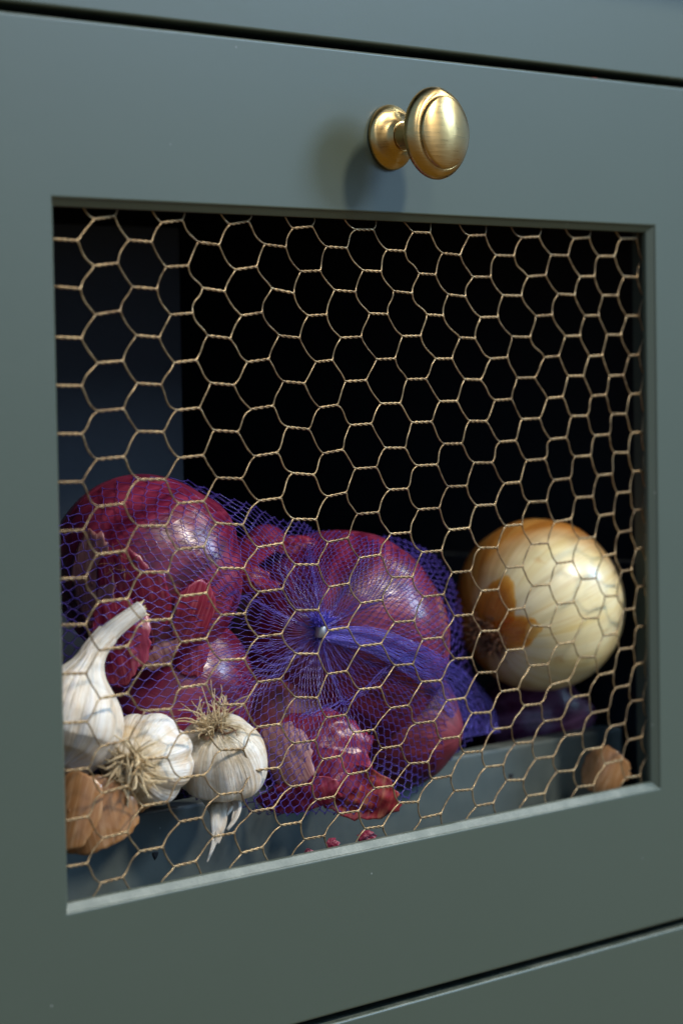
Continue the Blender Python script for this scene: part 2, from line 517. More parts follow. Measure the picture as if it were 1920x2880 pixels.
# knob
KC = px(1095, 387, 0.0)
def lathe(name, prof, parent, ns=72):
    S = [KC + np.array([0, -y, 0]) for r, y in prof]
    mb = MB()
    th = np.arange(ns) * 2 * math.pi / ns
    V = np.vstack([np.stack([KC[0] + r * np.cos(th), np.full(ns, KC[1] - y), KC[2] + r * np.sin(th)], 1) for r, y in prof])
    F = []
    for i in range(len(prof) - 1):
        for j in range(ns):
            k = (j + 1) % ns
            F.append((i * ns + j, i * ns + k, (i + 1) * ns + k, (i + 1) * ns + j))
    F.append(tuple(range(ns - 1, -1, -1)))
    F.append(tuple((len(prof) - 1) * ns + j for j in range(ns)))
    mb.add(V, F)
    return mb.build(name, M['brass'], parent)
def mm(P, n=5):
    return [(max(a, 0.00001) / 1000, b / 1000) for a, b in catmull(P, n)]
knob = lathe('knob', mm([(5.6, 7.4), (5.3, 9), (4.9, 12.5), (5.3, 16.5), (7.4, 19.6), (9, 20.6)]), drawer)
lathe('rose', mm([(13.1, 0.1), (13.35, 0.8), (13.1, 1.8), (12.0, 3.0), (9.6, 4.4), (7.6, 5.8), (6.5, 7.2), (6.0, 7.7), (4, 7.8)]), knob)
hp = mm([(4, 19.6), (8, 20.0), (13, 21.2), (16.8, 22.7), (18.3, 24.0), (18.6, 25.0), (18.2, 26.3), (17.2, 27.7), (16.0, 28.7), (15.0, 29.15), (14.75, 29.1)]) \
   + mm([(14.6, 29.2), (14.5, 29.8), (14.2, 30.6), (13.4, 31.2), (11.0, 32.2), (7.0, 33.3), (3.0, 33.9), (0.01, 34.0)])
lathe('head', hp, knob)

# ------------------------------------------------------------------ wire netting, each twist traced from the photograph
K = 500 / 1568
def T_(ox, oy, rows):
    return [(c, r, ox + a * K, oy + b * K, ox + d * K, oy + e * K) for (c, r, a, b, d, e) in rows]
TW = []
TW += T_(140, 560, [(0,0,30,352,250,368),(0,1,40,772,275,792),(0,2,50,1218,285,1228),
 (1,-.5,385,178,575,150),(1,.5,385,590,603,565),(1,1.5,395,1022,625,985),(1,2.5,415,1447,650,1428),
 (2,0,690,362,900,380),(2,1,722,775,948,795),(2,2,755,1203,970,1222),
 (3,-.5,980,210,1172,185),(3,.5,1020,600,1222,588),(3,1.5,1060,1022,1262,1005),(3,2.5,1090,1445,1295,1420)])
TW += T_(540, 560, [(4,0,48,380,240,405),(4,1,88,785,290,815),(4,2,130,1205,340,1230),
 (5,-.5,325,225,500,195),(5,.5,375,625,572,595),(5,1.5,428,1030,620,1000),(5,2.5,480,1440,680,1410),
 (6,0,635,400,828,425),(6,1,697,790,898,832),(6,2,758,1203,950,1225),
 (7,-.5,880,260,1060,240),(7,.5,950,640,1132,632),(7,1.5,1015,1030,1187,1020),(7,2.5,1085,1438,1240,1420),
 (8,0,1178,422,1365,432),(8,1,1248,803,1440,820),(8,2,1303,1225,1492,1215)])
TW += T_(940, 560, [(9,-.5,175,270,345,270),(9,.5,245,630,412,640),(9,1.5,303,1010,470,1015),(9,2.5,365,1415,535,1408),
 (10,0,455,450,620,460),(10,1,515,812,685,832),(10,2,592,1210,760,1208),
 (11,-.5,687,292,843,298),(11,.5,740,658,892,668),(11,1.5,810,1020,960,1030),(11,2.5,885,1410,1038,1408),
 (12,0,945,478,1108,495),(12,1,995,842,1155,862),(12,2,1098,1222,1240,1230),
 (13,-.5,1180,325,1328,320),(13,.5,1213,688,1377,688),(13,1.5,1280,1045,1440,1040),(13,2.5,1370,1410,1525,1398)])
TW += T_(1340, 560, [(14,0,162,497,328,502),(14,1,222,850,395,855),(14,2,305,1215,470,1218),
 (15,-.5,390,342,548,332),(15,.5,445,685,607,672),(15,1.5,515,1035,665,1022),(15,2.5,590,1398,725,1385),
 (16,0,650,495,803,500),(16,1,710,838,862,848),(16,2,773,1210,910,1208),(16,3,800,1562,940,1560),
 (17,-.5,850,350,990,338),(17,.5,905,685,1035,683),(17,1.5,945,1030,1075,1028),(17,2.5,985,1388,1105,1380),
 (18,0,1068,505,1212,505),(18,1,1103,850,1242,852),(18,2,1140,1198,1270,1200),(18,3,1165,1560,1290,1555),
 (19,-.5,1265,350,1405,348),(19,.5,1290,685,1412,690),(19,1.5,1312,1032,1430,1030),(19,2.5,1340,1380,1425,1378),
 (20,0,1460,540,1580,540),(20,1,1470,860,1590,860),(20,2,1475,1195,1595,1195),(20,3,1470,1540,1590,1540)])
TW += T_(140, 1260, [(0,5,75,303,290,300),(0,6,85,735,300,725),(0,7,95,1155,320,1145),(0,8,105,1562,320,1558),
 (1,4.5,410,103,660,78),(1,5.5,415,520,655,490),(1,6.5,415,940,670,908),(1,7.5,425,1360,690,1330),
 (2,5,780,278,1020,278),(2,6,775,690,1025,688),(2,7,800,1100,1045,1095),(2,8,820,1528,1070,1510),
 (3,4.5,1130,90,1355,65),(3,5.5,1130,490,1360,470),(3,6.5,1120,898,1362,870),(3,7.5,1150,1310,1385,1280)])
TW += T_(540, 1260, [(4,5,215,265,440,272),(4,6,210,665,450,680),(4,7,230,1060,460,1065),(4,8,250,1475,470,1462),
 (5,4.5,545,75,755,40),(5,5.5,580,468,785,440),(5,6.5,572,878,800,840),(5,7.5,580,1272,800,1245),
 (6,5,875,222,1075,238),(6,6,885,628,1095,632),(6,7,905,1030,1110,1030),(6,8,910,1432,1115,1430),
 (7,4.5,1150,50,1330,15),(7,5.5,1185,430,1360,393),(7,6.5,1190,833,1375,795),(7,7.5,1205,1228,1385,1195)])
TW += T_(940, 1260, [(8,5,178,185,370,170),(8,6,195,585,390,567),(8,7,212,972,405,942),(8,8,228,1370,425,1340),
 (9,4.5,440,0,625,0),(9,5.5,475,370,645,360),(9,6.5,488,760,670,745),(9,7.5,505,1142,690,1137),(9,8.5,525,1538,705,1525),
 (10,5,720,157,905,148),(10,6,735,545,925,530),(10,7,765,922,945,905),(10,8,780,1315,965,1292),
 (11,5.5,995,342,1165,335),(11,6.5,1010,725,1190,705),(11,7.5,1030,1100,1200,1088),(11,8.5,1050,1485,1215,1470),
 (12,5,1225,132,1390,130),(12,6,1245,510,1415,500),(12,7,1275,882,1435,880),(12,8,1290,1262,1445,1250)])
TW += T_(1340, 1260, [(13,5.5,235,315,378,302),(13,6.5,245,690,400,675),(13,7.5,258,1058,405,1045),(13,8.5,270,1432,420,1412),
 (14,5,435,112,598,98),(14,6,455,478,615,470),(14,7,475,850,628,840),(14,8,488,1218,640,1205),
 (15,5.5,672,285,818,270),(15,6.5,680,655,830,628),(15,7.5,702,1018,848,998),(15,8.5,708,1380,855,1358),
 (16,5,860,78,1000,68),(16,6,875,440,1022,430),(16,7,900,800,1040,788),(16,8,920,1160,1055,1148),(16,9,935,1505,1070,1500),
 (17,5.5,1065,243,1190,232),(17,6.5,1080,600,1205,580),(17,7.5,1100,958,1220,932),(17,8.5,1125,1310,1238,1302),
 (18,5,1210,43,1330,42),(18,6,1235,398,1350,388),(18,7,1250,745,1358,730),(18,8,1270,1090,1365,1075),(18,9,1290,1430,1385,1420),
 (19,5.5,1375,208,1460,205),(19,6.5,1385,553,1460,542),(19,7.5,1398,895,1462,880),(19,8.5,1410,1230,1480,1215),
 (20,5,1485,40,1600,40),(20,6,1490,380,1605,380),(20,7,1495,710,1610,710),(20,8,1500,1045,1615,1045),(20,9,1500,1370,1615,1370)])
TW += T_(140, 1960, [(0,10,120,232,335,220),(0,11,130,655,345,632),(0,12,135,1095,345,1055),(0,13,145,1500,335,1470),
 (1,9.5,440,15,690,-30),(1,10.5,450,437,700,378),(1,11.5,455,850,695,785),(1,12.5,460,1248,690,1190),(1,13.5,445,1645,652,1590),
 (2,10,835,125,1065,108),(2,11,825,550,1040,535),(2,12,815,965,1040,925),(2,13,790,1365,1000,1325),
 (3,10.5,1150,325,1380,290),(3,11.5,1150,717,1365,690),(3,12.5,1140,1105,1345,1065),(3,13.5,1090,1500,1290,1450)])
TW += T_(540, 1960, [(4,10,245,75,460,65),(4,11,245,470,455,462),(4,12,235,865,435,840),(4,13,185,1235,375,1200),
 (5,10.5,570,268,775,240),(5,11.5,550,650,770,625),(5,12.5,520,1015,720,980),(5,13.5,430,1380,625,1325),
 (6,10,905,5,1105,10),(6,11,890,410,1085,385),(6,12,870,795,1055,765),(6,13,775,1135,960,1105),
 (7,10.5,1180,185,1355,160),(7,11.5,1150,553,1310,523),(7,12.5,1090,910,1255,880),(7,13.5,985,1258,1170,1225)])
TW += T_(940, 1860, [(8,10,215,250,405,230),(8,11,170,630,350,605),(8,12,120,1000,285,970),(8,13,35,1345,215,1320),
 (9,9.5,525,38,695,25),(9,10.5,490,415,655,390),(9,11.5,415,770,580,745),(9,12.5,350,1120,515,1100),(9,13.5,265,1478,430,1455),
 (10,10,765,183,935,170),(10,11,710,550,880,530),(10,12,655,905,825,890),(10,13,565,1250,740,1240),
 (11,9.5,1050,-22,1210,-30),(11,10.5,985,348,1150,325),(11,11.5,935,688,1100,665),(11,12.5,860,1040,1030,1010),(11,13.5,760,1385,940,1345),
 (12,10,1260,103,1425,95),(12,11,1205,460,1370,450),(12,12,1140,805,1300,795),(12,13,1050,1145,1215,1130)])
TW += T_(1340, 1760, [(12,9,30,50,190,45),(13,9.5,260,220,408,205),(13,10.5,210,582,365,560),(13,11.5,150,915,300,895),(13,12.5,75,1248,235,1228),(13,13.5,-9,1592,151,1564),
 (14,9,480,0,645,10),(14,10,465,355,625,345),(14,11,415,705,560,690),(14,12,335,1040,490,1025),(14,13,255,1365,415,1360),
 (15,9.5,710,165,850,145),(15,10.5,655,522,805,485),(15,11.5,590,845,740,825),(15,12.5,515,1175,675,1155),(15,13.5,440,1505,600,1480),
 (16,10,905,280,1040,275),(16,11,845,632,985,610),(16,12,780,970,925,955),(16,13,700,1290,855,1278),
 (17,9.5,1110,90,1230,70),(17,10.5,1070,437,1200,410),(17,11.5,1010,772,1155,745),(17,12.5,950,1098,1100,1075),(17,13.5,885,1425,1030,1408),
 (18,10,1255,210,1370,195),(18,11,1220,550,1340,525),(18,12,1175,890,1300,865),(18,13,1125,1220,1275,1185),
 (19,9.5,1410,12,1485,5),(19,10.5,1395,345,1475,325),(19,11.5,1360,668,1460,655),(19,12.5,1330,1010,1450,985),(19,13.5,1300,1345,1440,1325),
 (20,10,1500,130,1615,130),(20,11,1500,480,1615,480),(20,12,1505,810,1620,810),(20,13,1495,1150,1610,1150)])
cols = {}
for c, r, a, b, d, e in TW:
    cols.setdefault(c, {})[r] = (a, b, d, e)
def twist_px(c, r):
    D = cols[c]
    if r in D: return np.array(D[r])
    rs = sorted(D)
    lo_ = [q for q in rs if q < r]; hi_ = [q for q in rs if q > r]
    if lo_ and hi_:
        a, b = lo_[-1], hi_[0]
    elif lo_: a, b = rs[-2], rs[-1]
    else: a, b = rs[0], rs[1]
    A, B = np.array(D[a]), np.array(D[b])
    return A + (B - A) * (r - a) / (b - a)
MY = 0.0074
WR = 0.00033
nz = value_noise(3, 8, 5, 30.0)
def wire_pt(u, v):
    p = px(u, v, MY)
    return p
mesh_root = None
wires = []
def build_wire(n, side):
    """side +1: joins even twist n with odd twist n+0.5, -1: with n-0.5"""
    P, Rr = [], []
    r_ = np.random.default_rng(int(n * 10 + side + 500))
    prev_end = None
    for c in range(0, 21):
        even = c % 2 == 0
        r = n if even else n + 0.5 * side
        w = twist_px(c, r)
        A, B = wire_pt(w[0], w[1]), wire_pt(w[2], w[3])
        # strand starts and ends on its own side of the twist
        sgn = (1 if side < 0 else -1) if even else (1 if side > 0 else -1)   # +1: upper strand
        ax = (B - A); ln = np.linalg.norm(ax); ax /= ln
        upv = np.array([-ax[2], 0, ax[0]]); dep = np.array([0, 1.0, 0])
        if prev_end is not None:
            # diagonal, a slight bow and the odd kink
            E0, d0 = prev_end
            st = A + upv * sgn * WR * 0.95
            gap = st - E0; gl = np.linalg.norm(gap); gd = gap / gl
            pn = np.array([-gd[2], 0, gd[0]])
            bow = r_.normal(0, 0.030) + (0.055 if gd[2] < 0 else -0.045) * (-1)
            kink = r_.normal(0, 0.020)
            for t in np.linspace(0, 1, 9)[1:-1]:
                s = math.sin(math.pi * t)
                q = E0 + gap * t + pn * gl * (bow * s + kink * math.sin(2 * math.pi * t))
                # leave the twist in its own direction before turning
                q = q + ax * 0.10 * gl * (t * t * (t - 1)) * 0.9 + d0 * 0.10 * gl * (t * (1 - t) ** 2)
                q = q + np.array([0, 0.00035 * math.sin(3 * t + n), 0])
                P.append(q); Rr.append(WR * (1.0 + 0.05 * r_.normal()))
        turns = 2.0
        ns = 19
        for k in range(ns):
            t = k / (ns - 1)
            a = sgn * math.pi / 2 + 2 * math.pi * turns * t
            P.append(A + ax * ln * t + (upv * math.sin(a) + dep * math.cos(a)) * WR * 0.95)
            Rr.append(WR * (1.0 + 0.28 * math.exp(-((1 - t) / 0.10) ** 2) + 0.05 * math.exp(-(t / 0.08) ** 2)))
        prev_end = (np.array(P[-1]), ax)
    mb = MB()
    mb.sweep(np.array(P), Rr, 6)
    return mb
mesh_part = None
for n in range(-1, 16):
    for side in (1, -1):
        mb = build_wire(n, side)
        zmax = max(v[:, 2].max() for v in mb.v); zmin = min(v[:, 2].min() for v in mb.v)
        if zmin > OH + 0.008 or zmax < -0.008: continue
        if mesh_part is None:
            mesh_part = mb.build('wire_mesh', M['wire'], drawer)
            mesh_part['label'] = 'tan painted hexagonal chicken wire'
        else:
            mb.build('wire', M['wire'], mesh_part)

# ------------------------------------------------------------------ vegetables
class Onion: pass
ONIONS = []
def make_onion(label, uv, Y, R, axis, mat, flat=1.0, neck=0.30, root=0.0, seed=0, category='onion', name='red_onion', group=None, ns=72, nr=56):
    """axis: from root end to neck end"""
    c = px(uv[0], uv[1], Y)
    ax = np.asarray(axis, float); ax /= np.linalg.norm(ax)
    a = np.array([0, 0, 1.0]) if abs(ax[2]) < 0.9 else np.array([1.0, 0, 0])
    e1 = np.cross(ax, a); e1 /= np.linalg.norm(e1); e2 = np.cross(ax, e1)
    nz = value_noise(3, 9, seed + 40, 2.2)
    nz2 = value_noise(3, 9, seed + 90, 5.5)
    ph = (np.linspace(0.04, 1, nr)) * (math.pi - 0.10) + 0.05
    th = np.arange(ns) * 2 * math.pi / ns
    V, A = [], []
    rr_ = np.random.default_rng(seed)
    rp = rr_.uniform(0, 6.28, 6); rk = rr_.integers(5, 17, 6); ra = rr_.uniform(0.001, 0.005, 6)
    for i, p in enumerate(ph):
        q = (math.pi - p)
        rad = math.sin(p) ** 0.92
        z = -math.cos(p) * flat
        z += neck * math.exp(-(q / 0.26) ** 2)
        rad *= 1 + 0.35 * math.exp(-(q / 0.22) ** 2)
        z += 0.07 * math.exp(-(p / 0.30) ** 2)          # root end dimple
        D = np.stack([np.cos(th) * math.sin(p), np.sin(th) * math.sin(p), np.full(ns, math.cos(p))], 1)
        ridge = sum(a_ * np.sin(k_ * th + p_) for a_, k_, p_ in zip(ra, rk, rp)) * math.sin(p)
        f = 1 + 0.022 * nz(D) + 0.007 * nz2(D) + ridge
        V.append(c + R * (np.outer(f * rad * np.cos(th), e1) + np.outer(f * rad * np.sin(th), e2) + np.outer(np.full(ns, z), ax)))
        A.append(np.stack([np.cos(th), np.sin(th), np.full(ns, i / (nr - 1))], 1))
    F = []
    for i in range(nr - 1):
        for j in range(ns):
            k = (j + 1) % ns
            F.append((i * ns + j, i * ns + k, (i + 1) * ns + k, (i + 1) * ns + j))
    F.append(tuple(range(ns - 1, -1, -1))); F.append(tuple((nr - 1) * ns + j for j in range(ns)))
    V = np.vstack(V)
    o = Onion(); o.c, o.R, o.ax, o.e1, o.e2, o.flat = c, R, ax, e1, e2, flat
    o.obj = thing(name, label, category, (c[0], c[1], V[:, 2].min()), group)
    mb = MB(); mb.add(V, F, np.vstack(A))
    o.bulb = mb.build('bulb', mat, o.obj)
    o.V = V
    ONIONS.append(o)
    return o

def fibres(base, dirn, n, spread, length, r, seed, curl=0.6, disc=0.004, gravity=0.0):
    g = np.random.default_rng(seed)
    mb = MB()
    d = np.asarray(dirn, float); d /= np.linalg.norm(d)
    a = np.array([0, 0, 1.0]) if abs(d[2]) < 0.9 else np.array([1.0, 0, 0])
    s1 = np.cross(d, a); s1 /= np.linalg.norm(s1); s2 = np.cross(d, s1)
    for _ in range(n):
        t0 = g.uniform(0, 6.283); q = math.sqrt(g.uniform(0, 1)) * disc
        p = np.asarray(base) + s1 * q * math.cos(t0) + s2 * q * math.sin(t0)
        out = s1 * math.cos(t0) + s2 * math.sin(t0)
        v = d + out * g.uniform(0, spread) + g.normal(0, 0.15, 3)
        v /= np.linalg.norm(v)
        Ln = length * g.uniform(0.45, 1.1)
        P = [p]
        bend = g.normal(0, curl, 3)
        k = 6
        for i in range(k):
            v = v + bend / k + g.normal(0, 0.16, 3) + np.array([0, 0, -gravity / k])
            v /= np.linalg.norm(v)
            P.append(P[-1] + v * Ln / k)
        rr = r * g.uniform(0.6, 1.3)
        mb.sweep(P, [rr * (1 - 0.6 * i / k) for i in range(k + 1)], 4)
    return mb

def peel(center, normal, upv, a, b, ka, kb, seed, rag=0.16, crumple=0.05, thick=0.00016, curl=0.0, nr=14, ns=56):
    """a torn, curved flake of skin; a, b half sizes, ka, kb curvature across and along"""
    nrm = np.asarray(normal, float); nrm /= np.linalg.norm(nrm)
    u2 = np.asarray(upv, float); u2 = u2 - nrm * (u2 @ nrm); u2 /= np.linalg.norm(u2)
    u1 = np.cross(u2, nrm)
    g = np.random.default_rng(seed)
    th = np.arange(ns) * 2 * math.pi / ns
    out = 1 + sum(rag * g.uniform(0.15, 0.75) / (k ** 0.5) * np.sin(k * th + g.uniform(0, 6.28)) for k in (2, 3, 5, 7, 11))
    out += g.normal(0, rag * 0.16, ns)
    nzf = value_noise(2, 8, seed + 7, 3.2)
    nzg = value_noise(2, 8, seed + 8, 8.0)
    nzk = value_noise(2, 6, seed + 9, 4.5)
    V, A = [], []
    def surf(x, y):
        P2 = np.stack([x, y], 1)
        h = -0.5 * ka * (x ** 2) * a - 0.5 * kb * (y ** 2) * b
        rr = np.sqrt(x * x + y * y)
        h += curl * np.clip(rr - 0.6, 0, None) ** 2 * a * np.sin(np.arctan2(y, x) * 2 + seed)
        h += crumple * a * (nzf(P2) + 0.5 * nzg(P2) + 0.5 * (1 - 2 * np.abs(nzk(P2))))
        return np.asarray(center) + np.outer(x * a, u1) + np.outer(y * b, u2) + np.outer(h, nrm)
    rows = [0.02] + [(i / nr) for i in range(1, nr + 1)]
    for q in rows:
        x, y = q * out * np.cos(th), q * out * np.sin(th)
        V.append(surf(x, y)); A.append(np.stack([x, y, np.full(ns, q)], 1))
    n1 = len(rows)
    top = np.vstack(V); bot = top - nrm * thick
    F = []
    def idx(i, j, s): return s * n1 * ns + i * ns + (j % ns)
    for s in (0, 1):
        for i in range(n1 - 1):
            for j in range(ns):
                q = (idx(i, j, s), idx(i, j + 1, s), idx(i + 1, j + 1, s), idx(i + 1, j, s))
                F.append(q[::-1] if s == 0 else q)
        F.append(tuple(idx(0, j, s) for j in (range(ns) if s == 1 else range(ns - 1, -1, -1))))
    for j in range(ns):
        F.append((idx(n1 - 1, j, 0), idx(n1 - 1, j, 1), idx(n1 - 1, j + 1, 1), idx(n1 - 1, j + 1, 0)))
    mb = MB(); A = np.vstack(A)
    mb.add(np.vstack([top, bot]), F, np.vstack([A, A]))
    return mb

def peel_thing(label, mb, mat, name='onion_peel', cat='peel', group=None):
    V = np.vstack(mb.v)
    z = V[:, 2].min(); c = V.mean(axis=0)
    o = mb.build(name, mat)
    # put the origin at its base
    o.location = (c[0], c[1], z)
    o.data.transform(Matrix.Translation((-c[0], -c[1], -z)))
    return tag(o, label, cat, group)

TOW = -FWD                                   # towards the viewer's side
def vdir(r, u, f): 
    d = RIGHT * r + UP * u + TOW * f
    return d / np.linalg.norm(d)

# red onions in the net
o1 = make_onion('dark red onion at the upper left of the purple net bag with torn skin', (412, 1608), 0.074, 0.0405, vdir(0.75, 0.55, -0.35), M['red'], 0.94, 0.10, seed=1, group='red onions in the net bag')
o2 = make_onion('large shiny red onion right behind the grey clip of the net', (955, 1800), 0.063, 0.0485, vdir(0.2, 0.25, -0.9), M['red'], 0.86, 0.2, seed=2, group='red onions in the net bag')
o3 = make_onion('dull dark red onion low in the net, bulging to the right over the board', (1090, 2030), 0.060, 0.0305, vdir(0.9, -0.15, 0.35), M['red_dark'], 1.05, 0.08, seed=3, group='red onions in the net bag')
o4 = make_onion('red onion low in the net, half hidden behind the garlic bulbs', (480, 1970), 0.080, 0.0385, vdir(-0.8, 0.3, 0.1), M['red'], 0.9, 0.2, seed=4, group='red onions in the net bag')
o5 = make_onion('red onion at the bottom of the net behind the loose red peels', (775, 2075), 0.076, 0.0345, vdir(0.3, -0.4, 0.6), M['red_dark'], 0.9, 0.2, seed=5, group='red onions in the net bag')
o6 = make_onion('red onion deep in the gap between the two upper onions of the net', (735, 1680), 0.116, 0.0300, vdir(0.1, 0.9, 0.2), M['red'], 0.92, 0.2, seed=6, group='red onions in the net bag')
o7 = make_onion('shaded red onion lying under the big yellow onion', (1490, 2022), 0.0885, 0.0262, vdir(0.95, 0.1, 0.25), M['red_purple'], 1.0, 0.25, seed=7)
# yellow onion
o8 = make_onion('large pale yellow onion resting on a red one, root end turned aside', (1517, 1702), 0.0535, 0.0408, -vdir(-0.667, -0.36, 0.652), M['yellow'], 0.93, 0.15, seed=8, name='yellow_onion')
nrmv = o8.V - o8.c
nrmv /= np.linalg.norm(nrmv, axis=1)[:, None]
fr = nrmv @ vdir(0.30, -0.24, 0.92)
at = o8.bulb.data.attributes.new('front', 'FLOAT', 'POINT')
at.data.foreach_set('value', fr.astype(np.float32))
rb = o8.c - o8.ax * o8.R * 0.90 * 0.93
fibres(o8.c - o8.ax * o8.R * 0.885, -o8.ax, 150, 2.2, 0.0095, 0.00050, 21, 0.9, 0.0070).build('root_tuft', M['root_dark'], o8.obj)
def flap(o, d0, along, ha, hb, seed, lift=0.0006, edge=0.0016, rag=0.14, nr=10, ns=48, thick=0.0003):
    """a torn piece of skin that follows the bulb of onion o around direction d0 and lifts at its rim"""
    g = np.random.default_rng(seed)
    d0 = np.asarray(d0, float); d0 /= np.linalg.norm(d0)
    t2 = np.asarray(along, float); t2 = t2 - d0 * (t2 @ d0); t2 /= np.linalg.norm(t2); t1 = np.cross(t2, d0)
    th = np.arange(ns) * 2 * math.pi / ns
    out = 1 + sum(rag * g.uniform(0.2, 0.8) / (k ** 0.45) * np.sin(k * th + g.uniform(0, 6.28)) for k in (2, 3, 5, 7, 11))
    out += g.normal(0, rag * 0.18, ns)
    nzf = value_noise(2, 8, seed + 7, 3.5)
    ph = g.uniform(0, 6.28)
    V0, V1, A = [], [], []
    rows = [0.02] + [i / nr for i in range(1, nr + 1)]
    for q in rows:
        x, y = q * out * np.cos(th), q * out * np.sin(th)
        dr = d0 + np.outer(np.tan(x * ha), t1) + np.outer(np.tan(y * hb), t2)
        dr /= np.linalg.norm(dr, axis=1)[:, None]
        l = np.stack([dr @ o.e1, dr @ o.e2, (dr @ o.ax) / o.flat], 1)
        rr = o.R / np.linalg.norm(l, axis=1)
        h = lift + edge * q ** 3 * (0.55 + 0.45 * np.sin(2 * th + ph)) + 0.0007 * nzf(np.stack([x, y], 1)) * q
        V0.append(o.c + dr * (rr * 1.012 + h)[:, None]); V1.append(o.c + dr * (rr * 1.012 + h - thick)[:, None])
        A.append(np.stack([x, y, np.full(ns, q)], 1))
    n1 = len(rows); F = []
    def idx(i, j, s_): return s_ * n1 * ns + i * ns + (j % ns)
    for s_ in (0, 1):
        for i in range(n1 - 1):
            for j in range(ns):
                q = (idx(i, j, s_), idx(i, j + 1, s_), idx(i + 1, j + 1, s_), idx(i + 1, j, s_))
                F.append(q[::-1] if s_ == 0 else q)
        F.append(tuple(idx(0, j, s_) for j in (range(ns) if s_ == 1 else range(ns - 1, -1, -1))))
    for j in range(ns):
        F.append((idx(n1 - 1, j, 0), idx(n1 - 1, j, 1), idx(n1 - 1, j + 1, 1), idx(n1 - 1, j + 1, 0)))
    mb = MB(); A = np.vstack(A); mb.add(np.vstack(V0 + V1), F, np.vstack([A, A]))
    return mb
def odir(o, u, v):
    """direction from the centre of onion o to its front surface at pixel (u, v)"""
    d = ray(u, v); d /= np.linalg.norm(d)
    oc = CAM - o.c; b = oc @ d; c = oc @ oc - (o.R * 0.97) ** 2
    h = b * b - c
    t_ = -b - math.sqrt(h) if h > 0 else -b
    q = oc + d * t_
    return q / np.linalg.norm(q)
rdir = odir(o8, 1355, 1790)
flap(o8, odir(o8, 1385, 1715), odir(o8, 1398, 1655) - rdir, 0.26, 0.42, 31, 0.0002, 0.0006, 0.10).build('peel', M['peel_gold'], o8.obj)
flap(o8, odir(o8, 1440, 1780), odir(o8, 1490, 1775) - rdir, 0.20, 0.34, 32, 0.0003, 0.0008, 0.10).build('peel', M['peel_gold'], o8.obj)
flap(o8, odir(o8, 1330, 1850), UP, 0.22, 0.22, 33, 0.0002, 0.0005, 0.12).build('peel', M['peel_gold'], o8.obj)

# skin flaps on the upper left onion
def on_onion(o, u, v, lift=0.0008):
    """front surface point and normal of onion o seen at pixel (u, v)"""
    d = ray(u, v); d /= np.linalg.norm(d)
    # nearest vertex along the ray
    rel = o.V - CAM
    t = rel @ d
    dist = np.linalg.norm(rel - np.outer(t, d), axis=1)
    cand = np.where(dist < 0.0035)[0]
    if len(cand) == 0: cand = np.argsort(dist)[:5]
    i = cand[np.argmin(t[cand])]
    n = o.V[i] - o.c; n /= np.linalg.norm(n)
    return CAM + d * t[i] + n * lift, n
flap(o1, odir(o1, 370, 1690), UP - 0.1 * RIGHT, 0.34, 0.55, 51, 0.0005, 0.0030, 0.17).build('peel', M['peel_red'], o1.obj)
flap(o1, odir(o1, 540, 1720), UP + 0.2 * RIGHT, 0.24, 0.34, 52, 0.0006, 0.0012, 0.16).build('peel', M['peel_red'], o1.obj)
flap(o1, odir(o1, 262, 1640), UP + 0.1 * RIGHT, 0.26, 0.50, 54, 0.0007, 0.0025, 0.16).build('peel', M['peel_pink'], o1.obj)
peel(px(330, 1800, 0.0440), vdir(-0.25, 0.15, 0.95), UP - 0.25 * RIGHT, 0.0135, 0.0165, 0.5, 0.25, 55, 0.17, 0.09, curl=0.3).build('peel', M['peel_red'], o1.obj)
peel(px(540, 1820, 0.0480), vdir(0.1, 0.1, 0.98), UP, 0.0075, 0.0125, 0.7, 0.2, 56, 0.17, 0.08, curl=0.3).build('peel', M['peel_red'], o1.obj)
p, n = on_onion(o1, 345, 1580, 0.0); fibres(p, n + 0.2 * UP, 26, 1.4, 0.008, 0.00022, 61, 0.9, 0.004).build('root_tuft', M['root_dark'], o1.obj)

# loose red peels in the net
def loose(label, u, v, Y, nr_, a, b, ka, kb, seed, mat, up=UP, rag=0.20, cr=0.09, curl=0.5):
    return peel_thing(label, peel(px(u, v, Y), nr_, up, a, b, ka, kb, seed, rag, cr, curl=curl), mat)
loose('curled deep red onion peel in the net, below the clip', 915, 2105, 0.030, vdir(0.1, 0.25, 0.95), 0.0215, 0.0165, 0.75, 0.45, 71, M['peel_red'], UP + 0.4 * RIGHT)
loose('narrow glossy purple-red peel folded along its length, in the net over the board', 985, 2150, 0.024, vdir(0.5, 0.3, 0.8), 0.0065, 0.0200, 1.5, 0.3, 72, M['peel_red'], UP * 0.8 + 0.8 * RIGHT, 0.15, 0.05)
loose('faded pinkish papery peel in the net beside the dirty garlic bulb', 805, 2120, 0.026, vdir(-0.1, 0.2, 0.95), 0.0100, 0.0150, 0.4, 0.3, 73, M['peel_pink'], UP - 0.5 * RIGHT, 0.22)
loose('wide red peel with an orange rim at the bottom of the net', 980, 2222, 0.025, vdir(0.15, -0.15, 0.95), 0.0245, 0.0112, 0.35, 0.5, 74, M['peel_orange'], UP + 0.25 * RIGHT, 0.16)
loose('small red peel lying in the bottom of the net left of the orange-rimmed one', 840, 2238, 0.026, vdir(-0.2, -0.1, 0.95), 0.0175, 0.0075, 0.4, 0.8, 75, M['peel_red'], UP - 0.2 * RIGHT, 0.15)
loose('bright red torn peel at the top of the net between two onions', 800, 1525, 0.068, vdir(0.0, 0.7, 0.7), 0.0165, 0.0050, 0.3, 0.4, 76, M['peel_red'], UP + 0.12 * RIGHT, 0.25, 0.12)
